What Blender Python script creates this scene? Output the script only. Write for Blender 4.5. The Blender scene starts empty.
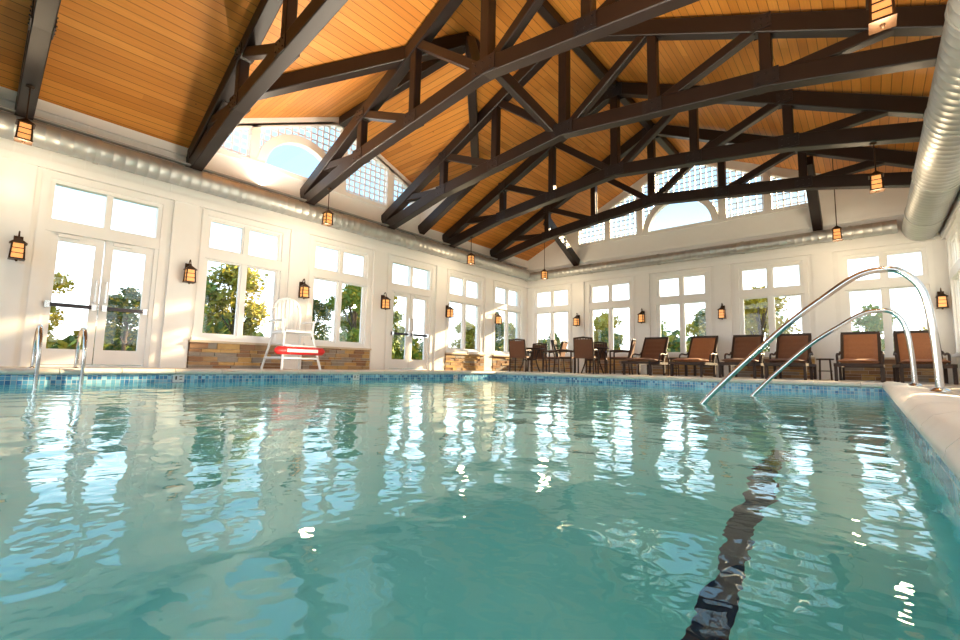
import bpy, math, random
import numpy as np
from mathutils import Vector, Matrix
from mathutils.geometry import tessellate_polygon
random.seed(7); np.random.seed(7)
sc=bpy.context.scene
COL=bpy.context.collection
try:
    sc.view_settings.view_transform='Standard'; sc.view_settings.exposure=0.1
except Exception: pass

# ------------------------------------------------------------------ materials
def nt(name):
    m=bpy.data.materials.new(name); m.use_nodes=True
    t=m.node_tree; b=t.nodes['Principled BSDF']; return m,t,b
def N(t,k,**kw):
    n=t.nodes.new(k)
    for a,v in kw.items(): setattr(n,a,v)
    return n
def math_(t,op,a,b=None,c=None):
    n=N(t,'ShaderNodeMath',operation=op)
    for i,v in enumerate((a,b,c)):
        if v is None: continue
        if isinstance(v,(int,float)): n.inputs[i].default_value=v
        else: t.links.new(v,n.inputs[i])
    return n.outputs[0]
def mix(t,f,a,b,mode='MIX'):
    n=N(t,'ShaderNodeMix',data_type='RGBA',blend_type=mode)
    for i,v in ((0,f),(6,a),(7,b)):
        if isinstance(v,(int,float)): n.inputs[i].default_value=v
        elif isinstance(v,tuple): n.inputs[i].default_value=(*v,1) if len(v)==3 else v
        else: t.links.new(v,n.inputs[i])
    return n.outputs[2]
def simple(name,col,rough=.5,metal=0,var=.12,scale=6,bump=.0,emit=None,es=1):
    m,t,b=nt(name)
    tc=N(t,'ShaderNodeTexCoord'); no=N(t,'ShaderNodeTexNoise'); no.inputs['Scale'].default_value=scale; no.inputs['Detail'].default_value=4
    t.links.new(tc.outputs['Object'],no.inputs['Vector'])
    d=tuple(c*(1-var) for c in col); l=tuple(min(1,c*(1+var)) for c in col)
    t.links.new(mix(t,no.outputs['Fac'],d,l),b.inputs['Base Color'])
    b.inputs['Roughness'].default_value=rough; b.inputs['Metallic'].default_value=metal
    if bump:
        bp=N(t,'ShaderNodeBump'); bp.inputs['Strength'].default_value=bump; bp.inputs['Distance'].default_value=.01
        t.links.new(no.outputs['Fac'],bp.inputs['Height']); t.links.new(bp.outputs[0],b.inputs['Normal'])
    if emit:
        b.inputs['Emission Color'].default_value=(*emit,1); b.inputs['Emission Strength'].default_value=es
    return m
def planks(name,across,along,cols,w=.115,rough=.5):
    m,t,b=nt(name)
    tc=N(t,'ShaderNodeTexCoord'); s=N(t,'ShaderNodeSeparateXYZ'); t.links.new(tc.outputs['Object'],s.inputs[0])
    u=math_(t,'DIVIDE',s.outputs[across],w); fl=math_(t,'FLOOR',u); fr=math_(t,'FRACT',u)
    wn=N(t,'ShaderNodeTexWhiteNoise',noise_dimensions='1D'); t.links.new(fl,wn.inputs['W'])
    off=math_(t,'MULTIPLY',wn.outputs['Value'],7.0)
    v=math_(t,'DIVIDE',math_(t,'ADD',s.outputs[along],off),3.1); fv=math_(t,'FLOOR',v)
    cb=N(t,'ShaderNodeCombineXYZ'); t.links.new(fl,cb.inputs[0]); t.links.new(fv,cb.inputs[1])
    w2=N(t,'ShaderNodeTexWhiteNoise',noise_dimensions='2D'); t.links.new(cb.outputs[0],w2.inputs['Vector'])
    cr=N(t,'ShaderNodeValToRGB'); e=cr.color_ramp.elements; e[0].color=(*cols[0],1); e[1].color=(*cols[2],1)
    k=cr.color_ramp.elements.new(.5); k.color=(*cols[1],1)
    t.links.new(w2.outputs['Value'],cr.inputs[0])
    g=N(t,'ShaderNodeCombineXYZ')
    t.links.new(math_(t,'MULTIPLY',s.outputs[across],45),g.inputs[0]); t.links.new(math_(t,'MULTIPLY',s.outputs[along],1.6),g.inputs[1]); t.links.new(off,g.inputs[2])
    no=N(t,'ShaderNodeTexNoise'); no.inputs['Scale'].default_value=1; no.inputs['Detail'].default_value=3; t.links.new(g.outputs[0],no.inputs['Vector'])
    c=mix(t,math_(t,'MULTIPLY',no.outputs['Fac'],.45),cr.outputs[0],tuple(x*.5 for x in cols[0]))
    kn=N(t,'ShaderNodeTexVoronoi'); kn.inputs['Scale'].default_value=2.6; t.links.new(tc.outputs['Object'],kn.inputs['Vector'])
    kf=math_(t,'LESS_THAN',kn.outputs['Distance'],.055)
    c=mix(t,math_(t,'MULTIPLY',kf,.6),c,(.2,.06,.012))
    gr=math_(t,'LESS_THAN',math_(t,'ABSOLUTE',math_(t,'SUBTRACT',fr,.5)),.46)
    c=mix(t,gr,tuple(x*.4 for x in cols[0]),c)
    t.links.new(c,b.inputs['Base Color']); b.inputs['Roughness'].default_value=rough
    bp=N(t,'ShaderNodeBump'); bp.inputs['Strength'].default_value=.5; bp.inputs['Distance'].default_value=.008
    t.links.new(gr,bp.inputs['Height']); t.links.new(bp.outputs[0],b.inputs['Normal'])
    return m
WC=((.60,.215,.030),(.70,.265,.042),(.79,.325,.06))
M_wood=planks('pine_planks',0,1,WC)
M_wood2=planks('pine_planks_dormer',1,0,WC)
M_beam=simple('dark_timber',(.014,.007,.006),.42,var=.3,scale=3,bump=.2)
M_white=simple('white_paint',(.87,.87,.87),.45,var=.03)
M_trim=simple('white_trim',(.90,.90,.90),.35,var=.02)
M_steel=simple('stainless_steel',(.66,.66,.66),.15,1,var=.03)
M_duct=simple('galvanized_duct',(.48,.49,.49),.45,.7,var=.15,scale=3)
M_bolt=simple('steel_plate',(.05,.045,.05),.3,.7)
M_bronze=simple('bronze_metal',(.05,.025,.012),.45,.6)
M_glow=simple('amber_glass',(.8,.42,.15),.3,emit=(1,.42,.12),es=.75)
M_wick=simple('dark_wicker',(.04,.02,.014),.55,var=.4,scale=60,bump=.4)
M_sling=simple('brown_sling',(.17,.07,.035),.7,var=.25,scale=40)
M_sling2=simple('warm_lit_sling',(.36,.14,.055),.7,var=.2,scale=40)  # oranger copy of the brown sling, warm light put into its colour
M_red=simple('red_foam',(.65,.02,.02),.45,var=.08)
M_plastic=simple('white_plastic',(.78,.80,.82),.35,var=.03)
M_black=simple('black_paint',(.02,.02,.02),.5)
M_bark=simple('bark',(.09,.06,.04),.9,var=.4,scale=10,bump=.6)
M_grass=simple('lawn_grass',(.10,.15,.04),.9,var=.4,scale=1.5)
M_leaf=[simple('leaf_green',(.16,.23,.025),.6,var=.5,scale=2),simple('leaf_olive',(.38,.32,.03),.6,var=.4,scale=2),simple('leaf_dark',(.06,.13,.03),.6,var=.5,scale=2)]
M_stone=[simple('ledge_stone_%s'%n,c,.8,var=.25,scale=9,bump=.5) for n,c in (('tan',(.42,.28,.15)),('brown',(.28,.16,.09)),('grey',(.32,.28,.24)),('gold',(.52,.34,.14)))]
def glassmat():
    m,t,b=nt('window_glass'); t.nodes.remove(b); o=t.nodes['Material Output']
    tr=N(t,'ShaderNodeBsdfTransparent'); gl=N(t,'ShaderNodeBsdfGlossy'); gl.inputs['Roughness'].default_value=.02
    mx=N(t,'ShaderNodeMixShader'); mx.inputs[0].default_value=.05
    tr.inputs[0].default_value=(.97,.99,.99,1)
    t.links.new(tr.outputs[0],mx.inputs[1]);t.links.new(gl.outputs[0],mx.inputs[2]);t.links.new(mx.outputs[0],o.inputs[0]); return m
M_glass=glassmat()
def tilemat():
    m,t,b=nt('pool_mosaic_tile')
    tc=N(t,'ShaderNodeTexCoord'); s=N(t,'ShaderNodeSeparateXYZ'); t.links.new(tc.outputs['Object'],s.inputs[0])
    w=.047
    u=math_(t,'DIVIDE',math_(t,'ADD',s.outputs[0],s.outputs[1]),w); v=math_(t,'DIVIDE',math_(t,'ADD',s.outputs[2],.03),w)
    cb=N(t,'ShaderNodeCombineXYZ'); t.links.new(math_(t,'FLOOR',u),cb.inputs[0]); t.links.new(math_(t,'FLOOR',v),cb.inputs[1])
    wn=N(t,'ShaderNodeTexWhiteNoise',noise_dimensions='2D'); t.links.new(cb.outputs[0],wn.inputs['Vector'])
    cr=N(t,'ShaderNodeValToRGB'); e=cr.color_ramp.elements; e[0].color=(.02,.14,.38,1); e[1].color=(.34,.66,.84,1)
    k=cr.color_ramp.elements.new(.5); k.color=(.08,.33,.58,1)
    t.links.new(wn.outputs['Value'],cr.inputs[0])
    fu=math_(t,'LESS_THAN',math_(t,'ABSOLUTE',math_(t,'SUBTRACT',math_(t,'FRACT',u),.5)),.45)
    fv=math_(t,'LESS_THAN',math_(t,'ABSOLUTE',math_(t,'SUBTRACT',math_(t,'FRACT',v),.5)),.45)
    t.links.new(mix(t,math_(t,'MULTIPLY',fu,fv),(.6,.66,.68),cr.outputs[0]),b.inputs['Base Color'])
    b.inputs['Roughness'].default_value=.15; return m
M_tile=tilemat()
def plaster():
    m,t,b=nt('pool_plaster')
    tc=N(t,'ShaderNodeTexCoord'); no=N(t,'ShaderNodeTexNoise'); no.inputs['Scale'].default_value=2.2; no.inputs['Detail'].default_value=6
    t.links.new(tc.outputs['Object'],no.inputs['Vector'])
    t.links.new(mix(t,no.outputs['Fac'],(.16,.84,.90),(.42,.97,.97)),b.inputs['Base Color']); b.inputs['Roughness'].default_value=.7; return m
M_plaster=plaster()
M_line=simple('lane_line_tile',(.004,.014,.06),.3,var=.4,scale=25)
def deckmat():
    m,t,b=nt('deck_travertine')
    tc=N(t,'ShaderNodeTexCoord'); br=N(t,'ShaderNodeTexBrick'); t.links.new(tc.outputs['Object'],br.inputs['Vector'])
    br.inputs['Scale'].default_value=1.6; br.inputs['Mortar Size'].default_value=.008
    br.inputs['Color1'].default_value=(.50,.42,.33,1); br.inputs['Color2'].default_value=(.60,.51,.40,1); br.inputs['Mortar'].default_value=(.3,.25,.2,1)
    t.links.new(br.outputs[0],b.inputs['Base Color']); b.inputs['Roughness'].default_value=.4; return m
M_deck=deckmat()
M_coping=simple('coping_stone',(.84,.80,.73),.5,var=.12,scale=5,bump=.3)
M_cap=simple('sill_stone',(.60,.50,.38),.6,var=.13,scale=5,bump=.3)
def watermat():
    m,t,b=nt('water'); t.nodes.remove(b); o=t.nodes['Material Output']
    g=N(t,'ShaderNodeBsdfGlass'); g.inputs['IOR'].default_value=1.33; g.inputs['Roughness'].default_value=0; g.inputs['Color'].default_value=(.92,1,1,1)
    tc=N(t,'ShaderNodeTexCoord'); no=N(t,'ShaderNodeTexNoise'); no.inputs['Scale'].default_value=10; no.inputs['Detail'].default_value=2
    t.links.new(tc.outputs['Object'],no.inputs['Vector'])
    bp=N(t,'ShaderNodeBump'); bp.inputs['Strength'].default_value=.28; bp.inputs['Distance'].default_value=.01
    t.links.new(no.outputs['Fac'],bp.inputs['Height']); t.links.new(bp.outputs[0],g.inputs['Normal'])
    t.links.new(g.outputs[0],o.inputs[0]); return m
M_water=watermat()

# ------------------------------------------------------------------ mesh builder
class MB:
    def __init__(s): s.v=[];s.f=[];s.m=[];s.sm=[];s.mats=[]
    def mi(s,mat):
        if mat not in s.mats: s.mats.append(mat)
        return s.mats.index(mat)
    def add(s,vs,fs,mat,smooth=False):
        o=len(s.v); s.v+= [tuple(p) for p in vs]; k=s.mi(mat)
        for f in fs: s.f.append([i+o for i in f]); s.m.append(k); s.sm.append(smooth)
    def box(s,a,b,mat):
        x0,x1=sorted((a[0],b[0]));y0,y1=sorted((a[1],b[1]));z0,z1=sorted((a[2],b[2]))
        s.add([(x0,y0,z0),(x1,y0,z0),(x1,y1,z0),(x0,y1,z0),(x0,y0,z1),(x1,y0,z1),(x1,y1,z1),(x0,y1,z1)],
              [(0,3,2,1),(4,5,6,7),(0,1,5,4),(1,2,6,5),(2,3,7,6),(3,0,4,7)],mat)
    def beam(s,p,q,w,h,mat,up=(0,0,1)):
        p=Vector(p);q=Vector(q);d=(q-p).normalized();u=Vector(up)
        if abs(d.dot(u))>.99: u=Vector((0,1,0))
        r=d.cross(u).normalized();n=r.cross(d).normalized()
        c=.012
        prof=[(-w/2+c,-h/2),(w/2-c,-h/2),(w/2,-h/2+c),(w/2,h/2-c),(w/2-c,h/2),(-w/2+c,h/2),(-w/2,h/2-c),(-w/2,-h/2+c)] if min(w,h)>.08 else [(-w/2,-h/2),(w/2,-h/2),(w/2,h/2),(-w/2,h/2)]
        k=len(prof); vs=[e+r*a+n*b for e in (p,q) for a,b in prof]
        fs=[(i,(i+1)%k,(i+1)%k+k,i+k) for i in range(k)]+[tuple(range(k))[::-1],tuple(range(k,2*k))]
        s.add(vs,fs,mat)
    def tube(s,path,r,mat,seg=12,caps=True):
        P=[Vector(p) for p in path]; n=len(P); rr=r if isinstance(r,(list,tuple)) else [r]*n
        T=[]
        for i in range(n):
            a=P[max(0,i-1)];b=P[min(n-1,i+1)];T.append((b-a).normalized())
        u=T[0].orthogonal().normalized(); vs=[]
        for i in range(n):
            u=(u-T[i]*u.dot(T[i])).normalized(); w=T[i].cross(u)
            for j in range(seg):
                a=2*math.pi*j/seg; vs.append(P[i]+(u*math.cos(a)+w*math.sin(a))*rr[i])
        fs=[(i*seg+j,i*seg+(j+1)%seg,(i+1)*seg+(j+1)%seg,(i+1)*seg+j) for i in range(n-1) for j in range(seg)]
        s.add(vs,fs,mat,True)
        if caps:
            s.add(vs[:seg],[tuple(range(seg))[::-1]],mat); s.add(vs[-seg:],[tuple(range(seg))],mat)
    def lathe(s,prof,c,mat,seg=20,smooth=True):
        vs=[(c[0]+r*math.cos(2*math.pi*j/seg),c[1]+r*math.sin(2*math.pi*j/seg),c[2]+z) for r,z in prof for j in range(seg)]
        fs=[(i*seg+j,i*seg+(j+1)%seg,(i+1)*seg+(j+1)%seg,(i+1)*seg+j) for i in range(len(prof)-1) for j in range(seg)]
        s.add(vs,fs,mat,smooth)
    def mesh(s,name):
        me=bpy.data.meshes.new(name); me.from_pydata(s.v,[],s.f)
        for m in s.mats: me.materials.append(m)
        me.polygons.foreach_set('material_index',s.m); me.polygons.foreach_set('use_smooth',s.sm)
        me.update(); return me
    def obj(s,name,loc=(0,0,0),rz=0):
        return place(name,s.mesh(name),loc,rz)
def place(name,me,loc=(0,0,0),rz=0,sc_=1):
    o=bpy.data.objects.new(name,me); o.location=loc; o.rotation_euler=(0,0,rz); o.scale=(sc_,)*3; COL.objects.link(o); return o
def smoothpath(pts,n=8):
    P=[Vector(p) for p in pts]; P=[P[0]*2-P[1]]+P+[P[-1]*2-P[-2]]; out=[]
    for i in range(1,len(P)-2):
        for k in range(n):
            t=k/n;a,b,c,d=P[i-1:i+3]
            out.append(.5*((2*b)+(c-a)*t+(2*a-5*b+4*c-d)*t*t+(3*b-a-3*c+d)*t**3))
    out.append(P[-2]); return out

# ------------------------------------------------------------------ dimensions
XL,XR,YB,YF=-9.5,1.35,13.53,-6.0
XC=(XL+XR)/2; ZE=4.1; ZR=6.68; SL=(ZR-ZE)/(XR-XC)
roofz=lambda x: ZR-SL*abs(x-XC)
Y0,PIT,WL=.63,2.2,1.47
B0,WB=-6.97,1.42
HEAD,SILL=2.93,.58
T0Y=.25; TS=2.23
L=lambda u,v,w:(XL-w,u,v)      # w outward
R_=lambda u,v,w:(XR+w,u,v)
B=lambda u,v,w:(u,YB+w,v)
F_=lambda u,v,w:(u,YF-w,v)

def panel(name,outer,holes,mp,th,mat):
    mb=MB(); loops=[outer]+holes
    flat=[p for l in loops for p in l]
    tri=tessellate_polygon([[Vector((p[0],p[1],0)) for p in l] for l in loops])
    mb.add([mp(p[0],p[1],0) for p in flat],[tuple(t) for t in tri],mat)
    mb.add([mp(p[0],p[1],th) for p in flat],[tuple(t) for t in tri],mat)
    for l in loops:
        k=len(l); vs=[mp(p[0],p[1],w) for w in (0,th) for p in l]
        mb.add(vs,[(i,(i+1)%k,(i+1)%k+k,i+k) for i in range(k)],mat)
    return mb.obj(name)
rect=lambda a,b,c,d:[(a,c),(b,c),(b,d),(a,d)]

# bays
left_bays=[]
for i in range(-3,6):
    left_bays.append((Y0+PIT*i,Y0+PIT*i+WL,'door' if i in (0,3) else 'window'))
back_bays=[(B0+PIT*i,B0+PIT*i+WB,'window') for i in range(-1,4)]
DOR=[(2.5,ZE),(2.5,4.75),(5.5,6.15),(8.2,5.1),(8.2,ZE)]
def dorz(y):
    return 4.75+(y-2.5)*(1.4/3.0) if y<5.5 else 6.15-(y-5.5)*(1.05/2.7)
gl=[(2.72,4.25),(8.0,4.25),(8.0,dorz(8.0)-.16),(5.5,5.97),(2.72,dorz(2.72)-.16)]
wallL=[(YF,0),(YB,0),(YB,ZE)]+DOR[::-1]+[(YF,ZE)]
bh=lambda b:rect(b[0],b[1],.03 if b[2]=='door' else SILL,HEAD)
panel('wall_left',wallL,[bh(b) for b in left_bays]+[gl],L,.22,M_white)
gzb=lambda x: roofz(x)-.2
xa,xb=XC-3.35,XC+3.35
gb=[(xa,4.3),(xb,4.3),(xb,gzb(xb)),(XC,gzb(XC)),(xa,gzb(xa))]
panel('wall_back',[(XL,0),(XR,0),(XR,ZE),(XC,ZR),(XL,ZE)],[bh(b) for b in back_bays]+[gb],B,.22,M_white)
panel('wall_right',rect(YF,YB,0,ZE),[rect(b[0],b[1],SILL,HEAD) for b in left_bays],R_,.22,M_white)
fb=[(XL+.6+2.0*i,XL+.6+2.0*i+1.75,'w') for i in range(5)]
panel('wall_front',[(XL,0),(XR,0),(XR,ZE),(XC,ZR),(XL,ZE)],[rect(b[0],b[1],.1,3.9) for b in fb]+[[(XC-3.6,4.2),(XC+3.6,4.2),(XC,6.1)]],F_,.22,M_white)

# windows / doors  (rails sit a hair proud of stiles so faces never coincide)
def bx(mb,mp,u0,u1,v0,v1,w0,w1,mat): mb.box(mp(u0,v0,w0),mp(u1,v1,w1),mat)
wn=[0]; dn=[0]
E=.003
def window(u0,u1,mp,sill=SILL,head=HEAD):
    wn[0]+=1; mb=MB(); fr=.055; um=(u0+u1)/2
    t0,t1=2.10,2.30
    bx(mb,mp,u0,u0+fr,sill,head,.02,.14,M_trim); bx(mb,mp,u1-fr,u1,sill,head,.02,.14,M_trim)
    bx(mb,mp,u0,u1,sill,sill+fr,.02-E,.14+E,M_trim); bx(mb,mp,u0,u1,head-fr,head,.02-E,.14+E,M_trim)
    bx(mb,mp,u0,u1,t0,t1,-.02,.14+2*E,M_trim)
    bx(mb,mp,um-.045,um+.045,sill,head,.01,.14-E,M_trim)
    for a,b in ((u0+fr,um-.045),(um+.045,u1-fr)):
        for c,d in ((sill+fr,t0),(t1,head-fr)):
            e=.03
            bx(mb,mp,a,a+e,c,d,.05,.10,M_trim);bx(mb,mp,b-e,b,c,d,.05,.10,M_trim);bx(mb,mp,a,b,c,c+e,.05-E,.10+E,M_trim);bx(mb,mp,a,b,d-e,d,.05-E,.10+E,M_trim)
            mb.add([mp(a,c,.075),mp(b,c,.075),mp(b,d,.075),mp(a,d,.075)],[(0,1,2,3)],M_glass)
    bx(mb,mp,u0-.09,u0,sill-.02,head+.1,-.025,.0,M_trim);bx(mb,mp,u1,u1+.09,sill-.02,head+.1,-.025,.0,M_trim)
    bx(mb,mp,u0,u1,head,head+.1,-.025-E,.0,M_trim); bx(mb,mp,u0-.12,u1+.12,sill-.06,sill,-.09,.015,M_trim)
    mb.obj('window_%d'%wn[0])
def door(u0,u1,mp):
    dn[0]+=1; mb=MB(); fr=.06; um=(u0+u1)/2; hd=2.10
    bx(mb,mp,u0,u0+fr,.03,HEAD,.0,.14,M_trim); bx(mb,mp,u1-fr,u1,.03,HEAD,.0,.14,M_trim)
    bx(mb,mp,u0,u1,hd,hd+.2,-.02,.14+2*E,M_trim); bx(mb,mp,u0,u1,HEAD-fr,HEAD,-E,.14+E,M_trim)
    bx(mb,mp,um-.045,um+.045,hd,HEAD,.01,.14-E,M_trim)
    for a,b in ((u0+fr,um-.045),(um+.045,u1-fr)):
        mb.add([mp(a,hd+.2,.075),mp(b,hd+.2,.075),mp(b,HEAD-fr,.075),mp(a,HEAD-fr,.075)],[(0,1,2,3)],M_glass)
    for a,b,s in ((u0+fr,um-.006,1),(um+.006,u1-fr,-1)):
        st=.11
        bx(mb,mp,a,a+st,.04,hd,.04,.09,M_trim);bx(mb,mp,b-st,b,.04,hd,.04,.09,M_trim)
        bx(mb,mp,a,b,.04,.04+.24,.04-E,.09+E,M_trim);bx(mb,mp,a,b,hd-.12,hd,.04-E,.09+E,M_trim)
        mb.add([mp(a+st,.28,.065),mp(b-st,.28,.065),mp(b-st,hd-.12,.065),mp(a+st,hd-.12,.065)],[(0,1,2,3)],M_glass)
        bx(mb,mp,a+.03,b-.03,.93,.99,-.04,-.01,M_bolt)
        bx(mb,mp,a+.03,a+.09,.91,1.01,-.045,.036,M_steel);bx(mb,mp,b-.09,b-.03,.91,1.01,-.045,.036,M_steel)
        hx=b-.06 if s==1 else a+.06
        bx(mb,mp,hx-.012,hx+.012,1.05,1.4,-.05,-.03,M_steel)
        bx(mb,mp,hx-.010,hx+.010,1.05,1.07,-.048,.036,M_steel);bx(mb,mp,hx-.010,hx+.010,1.38,1.40,-.048,.036,M_steel)
        bx(mb,mp,a+.1,a+.35,hd-.07,hd-.02,-.015,.036,M_trim)
    bx(mb,mp,u0-.09,u0,0,HEAD+.1,-.025,.0,M_trim);bx(mb,mp,u1,u1+.09,0,HEAD+.1,-.025,.0,M_trim);bx(mb,mp,u0,u1,HEAD,HEAD+.1,-.025-E,0,M_trim)
    mb.obj('door_%d'%dn[0])
for b in left_bays:
    (door if b[2]=='door' else window)(b[0],b[1],L)
for b in back_bays: window(b[0],b[1],B)
for b in left_bays: window(b[0],b[1],R_)

def gable_window(mp,u0,u1,sill,topf,ac,ar,mull,asill):
    wn[0]+=1; mb=MB(); p=.155; h=.014
    rr=ar+.06
    k=int((u1-u0)/p)
    for i in range(1,k+1):
        u=u0+i*(u1-u0)/(k+1)
        z0=sill
        if abs(u-ac)<rr: z0=asill+math.sqrt(rr*rr-(u-ac)**2)
        z1=topf(u)
        if z1-z0>.03: bx(mb,mp,u-h,u+h,z0,z1,.05,.09,M_trim)
    z=sill+p; zmax=max(topf(u0+(u1-u0)*i/60) for i in range(61))
    while z<zmax:
        us=[u0+(u1-u0)*i/400 for i in range(401)]; run=None
        for u in us+[None]:
            ok=u is not None and topf(u)>z and not ((u-ac)**2+(z-asill)**2<rr*rr)
            if ok and run is None: run=[u,u]
            elif ok: run[1]=u
            elif run:
                if run[1]-run[0]>.04: bx(mb,mp,run[0],run[1],z-h,z+h,.055,.085,M_trim)
                run=None
        z+=p
    for m_ in mull: bx(mb,mp,m_-.09,m_+.09,sill,topf(m_),-.0,.14,M_trim)
    bx(mb,mp,u0,u1,sill-.02,sill+.08,-.04,.16,M_trim)
    n=28; vs=[]
    for i in range(n+1):
        a=math.pi*i/n
        for r in (ar-.05,ar+.13):
            for w in (-.02,.14): vs.append(mp(ac+r*math.cos(a),asill+r*math.sin(a),w))
    fs=[]
    for i in range(n):
        o=i*4; fs+=[(o,o+4,o+6,o+2),(o+1,o+3,o+7,o+5),(o,o+1,o+5,o+4),(o+2,o+6,o+7,o+3)]
    mb.add(vs,fs,M_trim)
    K=24
    pts=[mp(u0+(u1-u0)*i/K,topf(u0+(u1-u0)*i/K),.07) for i in range(K+1)]
    for a,b_ in zip(pts,pts[1:]): mb.beam(a,b_,.14,.1,M_trim)
    bx(mb,mp,u0,u0+.06,sill,topf(u0),0,.14,M_trim);bx(mb,mp,u1-.06,u1,sill,topf(u1),0,.14,M_trim)
    vs=[mp(u0,sill,.07),mp(u1,sill,.07)]+[mp(u1+(u0-u1)*i/K,topf(u1+(u0-u1)*i/K),.07) for i in range(K+1)]
    mb.add(vs,[tuple(range(len(vs)))],M_glass)
    mb.obj('window_%d'%wn[0])
gable_window(L,2.72,8.0,4.25,lambda y:dorz(y)-.16,4.63,.86,[3.6,5.68,7.1],4.26)
gable_window(B,xa,xb,4.3,gzb,XC,.95,[XC-2.25,XC-1.18,XC+1.18,XC+2.25],4.31)

# trims
def trim_boxes(name,items,mat=M_trim):
    mb=MB()
    for it in items: bx(mb,*it,mat)
    mb.obj(name)
pl=[];ys=sorted(left_bays)
for a,b in zip(ys,ys[1:]):
    c=(a[1]+b[0])/2; pl.append((L,c-.2,c+.2,0,3.15,-.05,0))
pl+= [(L,YF,YB,3.05,3.17,-.07,0),(L,YF,2.4,ZE-.16,ZE,-.05,0)]
trim_boxes('trim_1',pl)
pb=[]
for i in range(-1,4): 
    c=B0+PIT*i+WB+(PIT-WB)/2
    if c+.2<XR: pb.append((B,c-.2,c+.2,0,3.15,-.05,0))
pb.append((B,XL,XR,3.05,3.17,-.07,0)); pb.append((B,XL,XR,3.72,3.8,-.04,0))
trim_boxes('trim_2',pb)
pr=[(R_,(a[1]+b[0])/2-.2,(a[1]+b[0])/2+.2,0,3.15,-.05,0) for a,b in zip(ys,ys[1:])]+[(R_,YF,YB,3.05,3.17,-.07,0)]
trim_boxes('trim_3',pr)
bt=[]
for a,b in zip(ys,ys[1:]):
    for k in (-.28,.28): 
        c=(a[1]+b[0])/2+k; bt.append((L,c-.015,c+.015,.0,3.05,-.012,0))
y=YF+.2
while y<2.4: bt.append((L,y-.012,y+.012,3.17,ZE-.16,-.012,0)); y+=.4
trim_boxes('trim_4',bt)

# stone wainscot
def stone(name,runs,mp):
    mb=MB()
    for u0,u1,h in runs:
        z=0
        while z<h-.02:
            ch=min(random.uniform(.055,.1),h-z)
            if h-z-ch<.03: ch=h-z
            u=u0
            while u<u1-.01:
                ln=min(random.uniform(.14,.42),u1-u)
                if u1-u-ln<.08: ln=u1-u
                d=random.uniform(.05,.085)
                bx(mb,mp,u+.003,u+ln-.003,z+.003,z+ch-.003,-d,0,random.choice(M_stone)); u+=ln
            z+=ch
        bx(mb,mp,u0-.01,u1+.01,h,h+.04,-.11,0,M_cap)
    mb.obj(name)
sr=[]
for b in left_bays:
    if b[2]=='window': sr.append((b[0]-.14,b[1]+.14,SILL-.10))
stone('trim_5',sr,L)
stone('trim_6',[(b[0]-.14,min(b[1]+.14,XR-.1),SILL-.10) for b in back_bays],B)

# ------------------------------------------------------------------ ceiling
mb=MB()
sx=lambda z: XL+(z-ZE)/SL
LP=[(XL,YF,ZE)]+[(sx(z),y,z) for y,z in DOR]+[(XL,YB+.0,ZE),(XC,YB,ZR),(XC,YF,ZR)]
tri=tessellate_polygon([[Vector((p[0],p[1],0)) for p in LP]])
mb.add(LP,[tuple(t) for t in tri],M_wood)
mb.add([(XR,YF,ZE),(XR,YB,ZE),(XC,YB,ZR),(XC,YF,ZR)],[(0,1,2,3)],M_wood)
for (y0,z0),(y1,z1) in zip(DOR,DOR[1:]):
    vs=[(XL,y0,z0),(XL,y1,z1),(sx(z1),y1,z1),(sx(z0),y0,z0)]
    mb.add(vs,[(0,1,2,3)],M_wood2 if y0!=y1 else M_white)
mb.obj('ceiling')
mb=MB()
mb.beam((XL-.45,YF,ZE-.1),(XL-.45,YB+.5,ZE-.1),.5,.12,M_trim); mb.beam((XR+.45,YF,ZE-.1),(XR+.45,YB+.5,ZE-.1),.5,.12,M_trim)
mb.obj('trim_7')

# ------------------------------------------------------------------ trusses
KX=[0,3.2,5.42]; KZ=[4.54,4.16,3.68]
def bz(o): return float(np.interp(abs(o),KX,KZ))
mb=MB()
offs=[-5.42,-3.2,0,3.2,5.42]
W=.19
for a,b in zip(offs,offs[1:]):
    mb.beam((XC+a,0,bz(a)),(XC+b,0,bz(b)),W,.25,M_beam)
tz=lambda o: ZR-SL*abs(o)-.19
def plate(o,z,hw,hh):
    for yy,sg in ((-W/2-.006,-1),(W/2+.006,1)):
        mb.box((XC+o-hw,yy-.006,z-hh),(XC+o+hw,yy+.006,z+hh),M_bolt)
        for a in (-.65,0,.65):
            for c in (-.5,.5): 
                x=XC+o+a*hw; zz=z+c*hh
                mb.tube([(x,yy,zz),(x,yy+sg*.02,zz)],.012,M_bolt,6)
for s in (-1,1):
    mb.beam((XC,0,tz(0)),(XC+s*5.42,0,tz(5.42)),W,.25,M_beam)
    mb.beam((XC+s*5.3,0,bz(5.3)-.05),(XC+s*5.3,0,tz(5.3)),W-.01,.2,M_beam)
    mb.beam((XC+s*3.2,0,bz(3.2)),(XC+s*3.2,0,tz(3.2)),W-.04,.15,M_beam)
    mb.beam((XC+s*1.65,0,bz(1.65)),(XC+s*1.65,0,tz(1.65)),W-.04,.15,M_beam)
    mb.beam((XC+s*.05,0,bz(0)),(XC+s*1.6,0,tz(1.6)),W-.05,.15,M_beam)
    mb.beam((XC+s*1.65,0,bz(1.65)),(XC+s*3.15,0,tz(3.15)),W-.05,.15,M_beam)
    mb.beam((XC+s*3.2,0,bz(3.2)),(XC+s*4.6,0,tz(4.6)),W-.05,.15,M_beam)
    for o in (1.65,3.2): plate(s*o,bz(o),.15,.11)
    plate(s*3.17,tz(3.17),.12,.1)
mb.beam((XC,0,bz(0)-.1),(XC,0,tz(0)),W-.02,.18,M_beam)
plate(0,bz(0),.22,.12); plate(0,tz(0)-.1,.2,.14)
tm=mb.mesh('roof_truss')
TY=[T0Y+TS*k for k in range(-2,6)]
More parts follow.
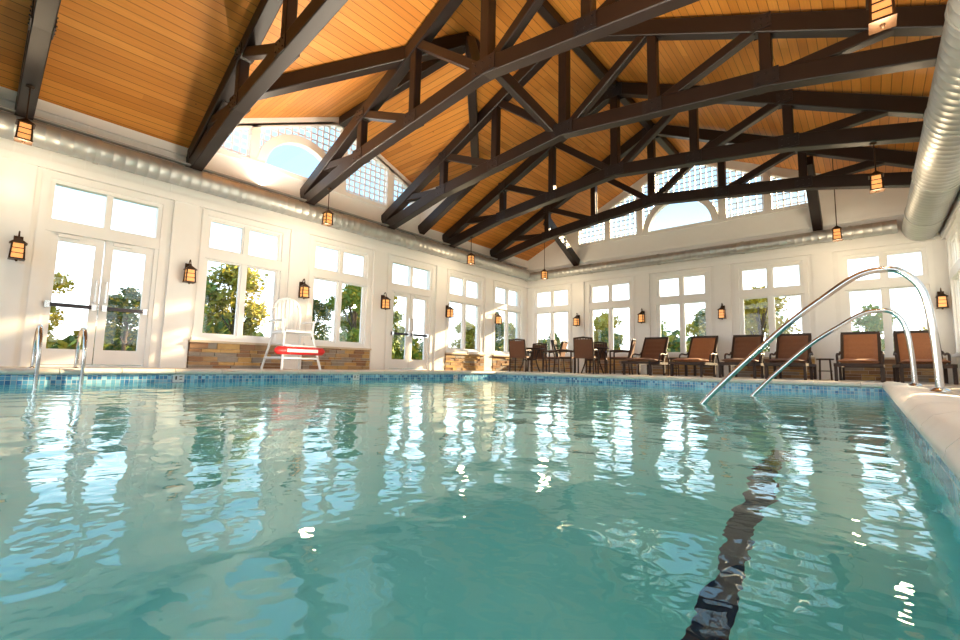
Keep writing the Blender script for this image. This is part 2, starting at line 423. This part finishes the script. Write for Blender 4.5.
for y in TY: place('roof_truss',tm,(0,y,0))
mb=MB()
mb.beam((XC,YF+.05,ZR-.14),(XC,YB-.05,ZR-.14),.16,.2,M_beam)
mb.obj('ridge_beam')
mb=MB()
px=sx(6.15)
mb.beam((XL+.02,2.5,3.75),(sx(4.75)+.1,2.55,4.6),.2,.28,M_beam)
mb.beam((sx(4.75),2.5,4.62),(px,5.5,6.02),.18,.26,M_beam)
mb.beam((sx(5.1),8.2,4.97),(px,5.5,6.02),.18,.26,M_beam)
mb.beam((XL+.02,8.2,3.95),(sx(5.1),8.2,4.97),.18,.26,M_beam)
mb.beam((XL+.1,5.5,5.98),(px,5.5,6.02),.16,.22,M_beam)
mb.beam((px,5.5,6.0),(XC-.2,T0Y+2*TS,4.6),.16,.2,M_beam)
mb.beam((px,5.5,6.0),(XC-.2,T0Y+3*TS,4.6),.16,.2,M_beam)
mb.obj('valley_beam')
for x in (-7.4,-.8):
    y5=T0Y+TS*5
    mb=MB(); mb.beam((0,YB-.08,3.72),(0,y5+.15,4.7),.2,.26,M_beam)
    mb.obj('knee_brace',(x,0,0))

# ------------------------------------------------------------------ ducts
def duct(name,p,q,r,rib=.16):
    mb=MB(); P=Vector(p);Q=Vector(q);Ln=(Q-P).length;d=(Q-P)/Ln
    n=int(Ln/rib); path=[];rr=[]
    for i in range(n):
        for f,e in ((0,0),(.84,0),(.88,.004),(.94,.004)):
            path.append(P+d*(i+f)*rib); rr.append(r+e)
    path.append(Q); rr.append(r)
    mb.tube(path,rr,M_duct,28)
    k=.4
    while k<Ln:
        c=P+d*k; mb.tube([c-d*.03,c+d*.03],r+.014,M_duct,28); k+=2.2
    return mb.obj(name)
duct('air_duct',(XL+.24,YF+.1,3.47),(XL+.24,YB-.45,3.47),.185)
duct('air_duct',(XL+.1,YB-.22,3.42),(XR-.75,YB-.22,3.42),.15)
duct('air_duct',(.99,YF+.1,3.36),(.99,YB-.1,3.36),.31)
# added fill strips to brighten the room, with invented battens above the ducts
for x,a in ((XL+.30,.42),(XR-.30,-.42)):
    mb=MB(); mb.box((x-.05,YF+.3,3.675),(x+.05,YB-.5,3.70),M_duct); mb.obj('added_batten')
    l=bpy.data.lights.new('added_fill_lamp','AREA'); l.shape='RECTANGLE'; l.size=.08; l.size_y=YB-YF-.8; l.energy=470; l.color=(1,.86,.66)
    o=bpy.data.objects.new('added_fill_lamp',l); o.location=(x,(YB+YF)/2,3.73); d=Vector((a,0,1)).normalized()
    o.rotation_mode='QUATERNION'; o.rotation_quaternion=d.to_track_quat('-Z','Y')
    COL.objects.link(o)

# ------------------------------------------------------------------ lanterns
def lantern_body(mb,c,s=1.0):
    x,y,z=c; w=.078*s; h=.23*s
    for a in (-1,1):
        for b in (-1,1): mb.beam((x+a*w,y+b*w,z-h/2),(x+a*w*.85,y+b*w*.85,z+h/2),.018,.018,M_bronze)
    mb.box((x-w-.012,y-w-.012,z-h/2-.02),(x+w+.012,y+w+.012,z-h/2),M_bronze)
    vs=[(x-w-.02,y-w-.02,z+h/2),(x+w+.02,y-w-.02,z+h/2),(x+w+.02,y+w+.02,z+h/2),(x-w-.02,y+w+.02,z+h/2),(x,y,z+h/2+.1*s)]
    mb.add(vs,[(0,1,4),(1,2,4),(2,3,4),(3,0,4),(0,3,2,1)],M_bronze)
    for zz in (z-h/6,z+h/6):
        for a,b in (((-1,-1),(1,-1)),((1,-1),(1,1)),((1,1),(-1,1)),((-1,1),(-1,-1))):
            mb.beam((x+a[0]*w*.95,y+a[1]*w*.95,zz),(x+b[0]*w*.95,y+b[1]*w*.95,zz),.009,.009,M_bronze)
    mb.box((x-w*.8,y-w*.8,z-h/2+.003),(x+w*.8,y+w*.8,z+h/2-.003),M_glow)
    mb.lathe([(.0,-h/2-.05),(.014,-h/2-.04),(.02,-h/2-.02)],(x,y,z),M_bronze,10)
    mb.tube([(x,y,z+h/2+.09*s),(x,y,z+h/2+.14*s)],.01,M_bronze,8)
mb=MB(); lantern_body(mb,(0,0,0),.95)
mb.box((-.05,.115,-.1),(.05,.15,.24),M_bronze)
mb.tube(smoothpath([(0,.13,.12),(0,.10,.24),(0,.04,.30),(0,0,.24)],6),.009,M_bronze,8)
wl=mb.mesh('wall_lantern')
zL=1.68
for c in (.36,2.56,4.76,6.96,9.3,11.6): place('wall_lantern',wl,(XL+.2,c,zL),math.pi/2)
for x in (-7.36,-5.16,-2.96,1.2): place('wall_lantern',wl,(x,YB-.2,zL),0)
def hang(x,y,z,top):
    mb=MB(); lantern_body(mb,(0,0,0),.95)
    mb.tube([(0,0,.24),(0,0,top-z)],.009,M_bronze,8)
    mb.lathe([(.0,top-z),(.05,top-z),(.045,top-z-.03),(0,top-z-.04)],(0,0,0),M_bronze,12)
    mb.obj('hanging_lantern',(x,y,z))
    l=bpy.data.lights.new('lantern_bulb','POINT'); l.energy=30; l.color=(1,.76,.48); l.shadow_soft_size=.1
    o=bpy.data.objects.new('lantern_bulb',l); o.location=(x,y,z-.26); COL.objects.link(o)
for k in (0,2,4):
    y=T0Y+TS*k
    for x in (-8.4,.22): hang(x,y,3.14,bz(x-XC)-.11)
hang(-7.9,12.2,3.15,roofz(-7.9)); hang(-.4,12.2,3.15,roofz(-.4))

# ------------------------------------------------------------------ pool
PX0,PX1,PY0,PY1=-7.37,.15,-5.2,9.1; ZW=-.17; ZF=-1.4
mb=MB()
for a in ((XL,YF,PX0-.3,YB),(PX1+.3,YF,XR,YB),(PX0-.3,PY1+.3,PX1+.3,YB),(PX0-.3,YF,PX1+.3,PY0-.3)):
    mb.box((a[0],a[1],-.12),(a[2],a[3],0),M_deck)
mb.obj('floor')
mb=MB()
def coping_run(p,q,inn,hh=1.0):
    p=Vector(p);q=Vector(q);Ln=(q-p).length;d=(q-p)/Ln;inn=Vector(inn);n=max(1,round(Ln/.6));s=Ln/n
    prof=[(-.3,-.06),(-.3,.004),(-.285,.014),(-.2,.022*hh),(-.09,.036*hh),(-.03,.036*hh),(.015,.024*hh),(.04,.0),(.046,-.022),(.036,-.046),(.01,-.06)]
    for i in range(n):
        a=p+d*(i*s+.004);b=p+d*((i+1)*s-.004);k=len(prof)
        vs=[e+inn*u+Vector((0,0,v)) for e in (a,b) for u,v in prof]
        mb.add(vs,[(j,(j+1)%k,(j+1)%k+k,j+k) for j in range(k)],M_coping,True)
        mb.add(vs,[tuple(range(k)),tuple(range(k,2*k))],M_coping)
coping_run((PX0,PY0,0),(PX0,PY1,0),(1,0,0),.5);coping_run((PX1,PY0,0),(PX1,PY1,0),(-1,0,0),1.2)
coping_run((PX0-.3,PY1,0),(PX1+.3,PY1,0),(0,-1,0),.5);coping_run((PX0-.3,PY0,0),(PX1+.3,PY0,0),(0,1,0))
mb.obj('pool_coping')
mb=MB()
th=.15
def ring(z0,z1,mat,inset=0):
    mb.box((PX0-th,PY0-th,z0),(PX0+inset,PY1+th,z1),mat); mb.box((PX1-inset,PY0-th,z0),(PX1+th,PY1+th,z1),mat)
    mb.box((PX0,PY1-inset,z0),(PX1,PY1+th,z1),mat); mb.box((PX0,PY0-th,z0),(PX1,PY0+inset,z1),mat)
ring(ZF,-.30,M_plaster); ring(-.30,-.061,M_tile,.004)
mb.box((PX0-th,PY0-th,ZF-.1),(PX1+th,PY1+th,ZF),M_plaster)
mb.box((-.52,PY0+.5,ZF),(-.40,3.6,ZF+.004),M_line)
for i in range(5):
    mb.box((PX1-.3*(i+1),4.4,ZF),(PX1-.3*i,7.3,-.37-.2*i),M_plaster)
for y in (-1,2.0,4.9,7.6): mb.box((PX0,y-.07,-.165),(PX0+.008,y+.07,-.06),M_plastic); mb.box((PX0,y-.04,-.13),(PX0+.010,y-.02,-.08),M_black);mb.box((PX0,y+.01,-.13),(PX0+.010,y+.045,-.12),M_black);mb.box((PX0,y+.01,-.09),(PX0+.010,y+.045,-.08),M_black)
mb.obj('pool_basin')
dx=.026
WX0,WX1,WY0,WY1=PX0+.004,PX1-.004,PY0+.004,PY1-.004
nx=int((WX1-WX0)/dx)+1; ny=int((WY1-WY0)/dx)+1
gx=np.linspace(WX0,WX1,nx); gy=np.linspace(WY0,WY1,ny)
GX,GY=np.meshgrid(gx,gy)
H=np.zeros_like(GX)
for k in range(90):
    lam=.11*(.9/.11)**random.random()
    a=random.uniform(0,2*math.pi); q=2*math.pi/lam; amp=.0034*lam/(2*math.pi)*(1.0 if lam<.5 else .6)
    ph=random.uniform(0,6.28)
    wx=.12*np.sin(GX*1.1+ph)+.1*np.sin(GY*.9+ph*2)
    H+=amp*np.sin(q*(GX*math.cos(a)+GY*math.sin(a)+wx)+ph)
vs=np.stack([GX,GY,H+ZW],-1).reshape(-1,3)
idx=np.arange(nx*ny).reshape(ny,nx)
fs=np.stack([idx[:-1,:-1],idx[:-1,1:],idx[1:,1:],idx[1:,:-1]],-1).reshape(-1,4)
me=bpy.data.meshes.new('pool_water'); me.vertices.add(len(vs)); me.vertices.foreach_set('co',vs.ravel().astype(np.float32))
me.loops.add(fs.size); me.loops.foreach_set('vertex_index',fs.ravel().astype(np.int32))
me.polygons.add(len(fs)); me.polygons.foreach_set('loop_start',np.arange(0,fs.size,4,dtype=np.int32)); 
me.update(calc_edges=True); me.validate(); me.shade_smooth()
me.materials.append(M_water); place('pool_water',me)

# rails
def rail(y,x0,h,xf):
    mb=MB()
    pts=[(x0-.22,0,-.55),(x0,0,-.17),(-.62,0,h*.50),(-.25,0,h*.82),(-.05,0,h*.965),(.10,0,h),(.22,0,h*.97),(xf-.05,0,h*.80),(xf-.01,0,h*.45),(xf,0,.02)]
    mb.tube(smoothpath(pts,10),.025,M_steel,16)
    mb.lathe([(0,.06),(.03,.06),(.055,.045),(.06,.03)],(xf,0,0),M_steel,20)
    mb.obj('pool_handrail',(0,y,0))
rail(4.75,-1.25,.98,.38); rail(6.9,-1.2,.88,.36)
mb=MB()
for y in (-.2,.2):
    mb.tube(smoothpath([(-.45,y,0.01),(-.44,y,.3),(-.36,y,.46),(-.2,y,.52),(-.02,y,.46),(.06,y,.25),(.07,y,-.1),(.07,y,-1.0)],8),.022,M_steel,14)
    mb.lathe([(0,.03),(.03,.03),(.055,.01),(.055,0)],(-.45,y,0),M_steel,16)
for z in (-.35,-.6,-.85): mb.box((.03,-.2,z-.015),(.11,.2,z+.015),M_steel)
mb.obj('pool_ladder',(PX0,.76,0))

# ------------------------------------------------------------------ furniture
mb=MB()
def cyl(a,b,r=.024,m=M_plastic): mb.tube([a,b],r,m,10)
for s in (-1,1):
    cyl((.42,s*.38,0),(.22,s*.27,.72)); cyl((-.42,s*.38,0),(-.24,s*.27,.72)); cyl((-.24,s*.27,.72),(-.30,s*.24,1.2))
    cyl((.24,s*.30,.70),(-.26,s*.28,.70)); cyl((.36,s*.35,.22),(-.36,s*.35,.22))
    mb.box((-.28,s*.31-.035,.92),(.24,s*.31+.035,.95),M_plastic); cyl((.2,s*.29,.7),(.2,s*.31,.93))
for z,w in ((.22,.33),(.45,.3)): mb.box((.42-z*.28-.05,-w,z-.015),(.42-z*.28+.05,w,z+.015),M_plastic)
cyl((-.36,-.35,.22),(-.36,.35,.22)); cyl((-.3,-.32,.5),(-.3,.32,.5))
mb.box((-.25,-.27,.71),(.27,.27,.75),M_plastic)
loop=[(-.27,-.22,.76),(-.31,-.27,1.1)]+[(-.33,-.27*math.cos(math.pi*i/12),1.15+.27*math.sin(math.pi*i/12)) for i in range(13)]+[(-.31,.27,1.1),(-.27,.22,.76)]
mb.tube(smoothpath(loop,3),.028,M_plastic,10)
for i in range(5):
    y=-.16+.08*i; mb.box((-.335,y-.028,.78),(-.31,y+.028,1.15+math.sqrt(.27**2-y*y)),M_plastic)
mb.tube([(.36,-.5,.36),(.36,-.45,.36),(.36,.42,.36),(.36,.47,.36)],[.03,.075,.075,.03],M_red,14)
mb.box((.43,-.3,.33),(.437,.3,.39),M_plastic)
mb.obj('lifeguard_chair',(-8.45,4.15,0))

mb=MB() # chaise lounge; head toward +Y, foot toward -Y
for s in (-1,1):
    mb.box((s*.33-.025,-1.0,.28),(s*.33+.025,.85,.34),M_wick)
    for y in (-.9,.1,.78): mb.box((s*.33-.025,y-.03,0),(s*.33+.025,y+.03,.28),M_wick)
    mb.beam((s*.30,.12,.34),(s*.30,.55,.98),.05,.05,M_wick)
    mb.beam((s*.27,.42,.76),(s*.27,.75,.33),.03,.03,M_wick)
    mb.tube(smoothpath([(s*.34,-.3,.33),(s*.35,-.28,.5),(s*.35,-.1,.55),(s*.35,.2,.54),(s*.33,.3,.6)],5),.02,M_wick,8)
for y in (-1.0,.85): mb.box((-.33,y-.025,.28),(.33,y+.025,.34),M_wick)
def pad(p,q,w,h):   # soft rounded cushion along p->q
    p=Vector(p);q=Vector(q);d=(q-p);ln=d.length;d/=ln;r=Vector((1,0,0));n=r.cross(d)
    K=16;M=10;vs=[]
    for sgn in (1,-1):
        for i in range(K+1):
            for j in range(M+1):
                u=i/K*2-1;v=j/M*2-1;e=max(0,(1-u**8))**.5*max(0,(1-v**8))**.5
                tuft=.016*math.cos(u*math.pi*2.5)**4
                vs.append(p+d*ln*i/K+r*w/2*v+n*sgn*(h/2*e-tuft*e))
    o=(K+1)*(M+1);fs=[]
    for i in range(K):
        for j in range(M):
            a=i*(M+1)+j; fs.append((a,a+1,a+M+2,a+M+1)); fs.append((o+a,o+a+M+1,o+a+M+2,o+a+1))
    mb.add(vs,fs,M_sling,True)
pad((0,-.98,.385),(0,.1,.385),.6,.09); pad((0,.10,.40),(0,.51,.98),.54,.10)
mb.beam((-.32,.56,1.0),(.32,.56,1.0),.05,.07,M_wick)
mb.beam((0,.19,.36),(0,.60,.96),.58,.03,M_wick)
lm=mb.mesh('lounge_chair')
lm2=lm.copy(); lm2.materials[list(lm2.materials).index(M_sling)]=M_sling2
for x,me_ in ((-4.4,lm),(-3.2,lm2),(-2.2,lm),(-1.3,lm),(-.15,lm2),(.72,lm2)): place('lounge_chair',me_,(x,11.9,0),random.uniform(-.03,.03))
mb=MB()
mb.lathe([(0,.42),(.15,.42),(.155,.435),(.15,.45),(0,.45)],(0,0,0),M_wick,24)
for k in range(4):
    a=math.pi/4+k*math.pi/2; mb.tube([(.12*math.cos(a),.12*math.sin(a),.42),(.14*math.cos(a),.14*math.sin(a),0)],.012,M_wick,8)
mb.lathe([(0,.18),(.12,.18),(.12,.2),(0,.2)],(0,0,0),M_wick,20)
sm=mb.mesh('side_table')
for x in (-3.8,-.72): place('side_table',sm,(x,11.9,0))
mb=MB()
for s in (-1,1):
    mb.tube([(s*.27,-.25,0),(s*.27,-.25,.62)],.022,M_wick,8); mb.tube([(s*.25,.25,0),(s*.25,.22,.45),(s*.24,.33,.92)],.022,M_wick,8)
    mb.tube(smoothpath([(s*.27,-.27,.62),(s*.28,0,.64),(s*.25,.27,.62)],4),.028,M_wick,8)
    mb.tube([(s*.26,-.25,.42),(s*.25,.24,.42)],.016,M_wick,8)
mb.box((-.26,-.26,.41),(.26,.25,.46),M_sling)
mb.tube([(-.25,.335,.92),(0,.345,.95),(.25,.335,.92)],.024,M_wick,8)
mb.beam((0,.25,.46),(0,.345,.90),.46,.02,M_sling)
for i in range(7): mb.beam((-.21+.07*i,.225,.46),(-.21+.07*i,.33,.92),.03,.02,M_wick)
cm=mb.mesh('patio_chair')
mb=MB()
mb.lathe([(0,.70),(.45,.70),(.47,.715),(.45,.735),(0,.735)],(0,0,0),M_wick,32)
for k in range(4):
    a=math.pi/4+k*math.pi/2; mb.tube(smoothpath([(.30*math.cos(a),.30*math.sin(a),.70),(.2*math.cos(a),.2*math.sin(a),.38),(.32*math.cos(a),.32*math.sin(a),0)],5),.02,M_wick,8)
mb.lathe([(.19,.36),(.21,.38),(.19,.4)],(0,0,0),M_wick,20)
tmm=mb.mesh('patio_table')
for cx in (-8.1,-5.95):
    place('patio_table',tmm,(cx,11.7,0))
    for a in (.3,1.85,3.4,4.95):
        if cx<-7 and abs(a-1.85)<.1: continue
        place('patio_chair',cm,(cx-.80*math.sin(a),11.7+.80*math.cos(a),0),a)

# ------------------------------------------------------------------ outside
mb=MB()
for a in ((-90,-60,XL-.3,110),(XR+.3,-60,90,110),(XL-.3,YB+.3,XR+.3,110),(XL-.3,-60,XR+.3,YF-.3)):
    mb.add([(a[0],a[1],-.14),(a[2],a[1],-.14),(a[2],a[3],-.14),(a[0],a[3],-.14)],[(0,1,2,3)],M_grass)
mb.obj('lawn')
def tree_mesh(seed,leaf,h=5.0):
    rnd=random.Random(seed); mb=MB()
    mb.tube([(0,0,-.2),(.05,.02,h*.25),(.0,.08,h*.5),(.1,0,h*.8)],[.14,.11,.08,.03],M_bark,8)
    cl=[]
    for i in range(15):
        z=h*rnd.uniform(.22,.88); a=rnd.uniform(0,6.28);r=rnd.uniform(.3,1.2)*h/5*(1.15-abs(z/h-.45))
        c=Vector((r*math.cos(a),r*math.sin(a),z)); cl.append((c,rnd.uniform(.45,.75)*h/5))
        mb.tube([(0,0,z*.6),c*.6+Vector((0,0,z*.35)),c],[.05,.035,.012],M_bark,6)
    cl.append((Vector((0,0,h*.93)),.5*h/5))
    for c,R in cl:
        for i in range(260):
            d=Vector((rnd.gauss(0,1),rnd.gauss(0,1),rnd.gauss(0,1))).normalized()*R*rnd.uniform(.35,1.1); d.z*=.8
            p=c+d; s=rnd.uniform(.07,.15)*h/5
            u=Vector((rnd.gauss(0,1),rnd.gauss(0,1),rnd.gauss(0,1))).normalized(); v=u.orthogonal().normalized()
            mb.add([p-u*s,p+v*s*.6,p+u*s,p-v*s*.6],[(0,1,2,3)],leaf if rnd.random()<.75 else M_leaf[1])
    return mb.mesh('tree')
tms=[tree_mesh(1,M_leaf[0]),tree_mesh(2,M_leaf[1]),tree_mesh(3,M_leaf[2])]
rnd=random.Random(5)
for i in range(15):
    y=-1+i*2.4+rnd.uniform(-.8,.8); x=-20-rnd.uniform(0,7)
    place('tree',tms[i%3],(x,y,-.14),rnd.uniform(0,6),rnd.uniform(.65,1.0))
for i in range(13):
    x=-14+i*1.8+rnd.uniform(-.8,.8); y=22+rnd.uniform(0,8)
    place('tree',tms[(i+1)%3],(x,y,-.14),rnd.uniform(0,6),rnd.uniform(.55,.9))
for i in range(6): place('tree',tms[i%3],(12+rnd.uniform(0,6),-4+4*i,-.14),rnd.uniform(0,6),1)
def hedge(name,p,q,h):
    mb=MB();p=Vector(p);q=Vector(q)
    for i in range(9000):
        t=rnd.random();c=p.lerp(q,t);hh=h*(.7+.3*math.sin(t*23)+.25*math.sin(t*57+1))
        c=c+Vector((rnd.uniform(-1,1),rnd.uniform(-1,1),hh*rnd.random()**.7)); s=rnd.uniform(.2,.45)
        u=Vector((rnd.gauss(0,1),rnd.gauss(0,1),rnd.gauss(0,1))).normalized(); v=u.orthogonal().normalized()
        mb.add([c-u*s,c+v*s*.7,c+u*s,c-v*s*.7],[(0,1,2,3)],rnd.choice(M_leaf))
    mb.obj(name)
hedge('hedge',(-34,-6,-.1),(-34,45,-.1),2.8); hedge('hedge',(-34,42,-.1),(25,42,-.1),3.0)

# ------------------------------------------------------------------ light
w=bpy.data.worlds.new('World'); sc.world=w; w.use_nodes=True; t=w.node_tree
bg=t.nodes['Background']; tc=N(t,'ShaderNodeTexCoord'); s=N(t,'ShaderNodeSeparateXYZ'); t.links.new(tc.outputs['Generated'],s.inputs[0])
cr=N(t,'ShaderNodeValToRGB'); e=cr.color_ramp.elements; e[0].position=0; e[0].color=(1,.97,.92,1); e[1].position=.9; e[1].color=(.15,.29,.46,1)
k=e.new(.12); k.color=(.84,.93,1,1)
k=e.new(.24); k.color=(.36,.53,.66,1)
k=e.new(.34); k.color=(.20,.33,.46,1)
t.links.new(s.outputs[2],cr.inputs[0]); t.links.new(cr.outputs[0],bg.inputs[0]); bg.inputs[1].default_value=3.7
su=bpy.data.lights.new('sun','SUN'); su.energy=18; su.color=(1,.74,.42); su.angle=.01
o=bpy.data.objects.new('sun',su); d=Vector((-.30,-1,-.38)); o.rotation_euler=d.to_track_quat('-Z','Y').to_euler(); COL.objects.link(o)

# ------------------------------------------------------------------ camera
yaw,pit,rol=[math.radians(v) for v in (41.14,5.86,1.18)]
r0=Vector((math.cos(yaw),math.sin(yaw),0)); f0=Vector((-math.sin(yaw),math.cos(yaw),0)); u0=Vector((0,0,1))
fw=f0*math.cos(pit)+u0*math.sin(pit); up=u0*math.cos(pit)-f0*math.sin(pit)
cx=r0*math.cos(rol)+up*math.sin(rol); cy=up*math.cos(rol)-r0*math.sin(rol)
cd=bpy.data.cameras.new('camera'); cd.lens=446.5/960*36; cd.sensor_width=36; cd.clip_start=.01; cd.clip_end=400
co=bpy.data.objects.new('camera',cd); COL.objects.link(co)
m=Matrix((( cx.x,cy.x,-fw.x,0),(cx.y,cy.y,-fw.y,0),(cx.z,cy.z,-fw.z,.15),(0,0,0,1)))
co.matrix_world=m
sc.camera=co
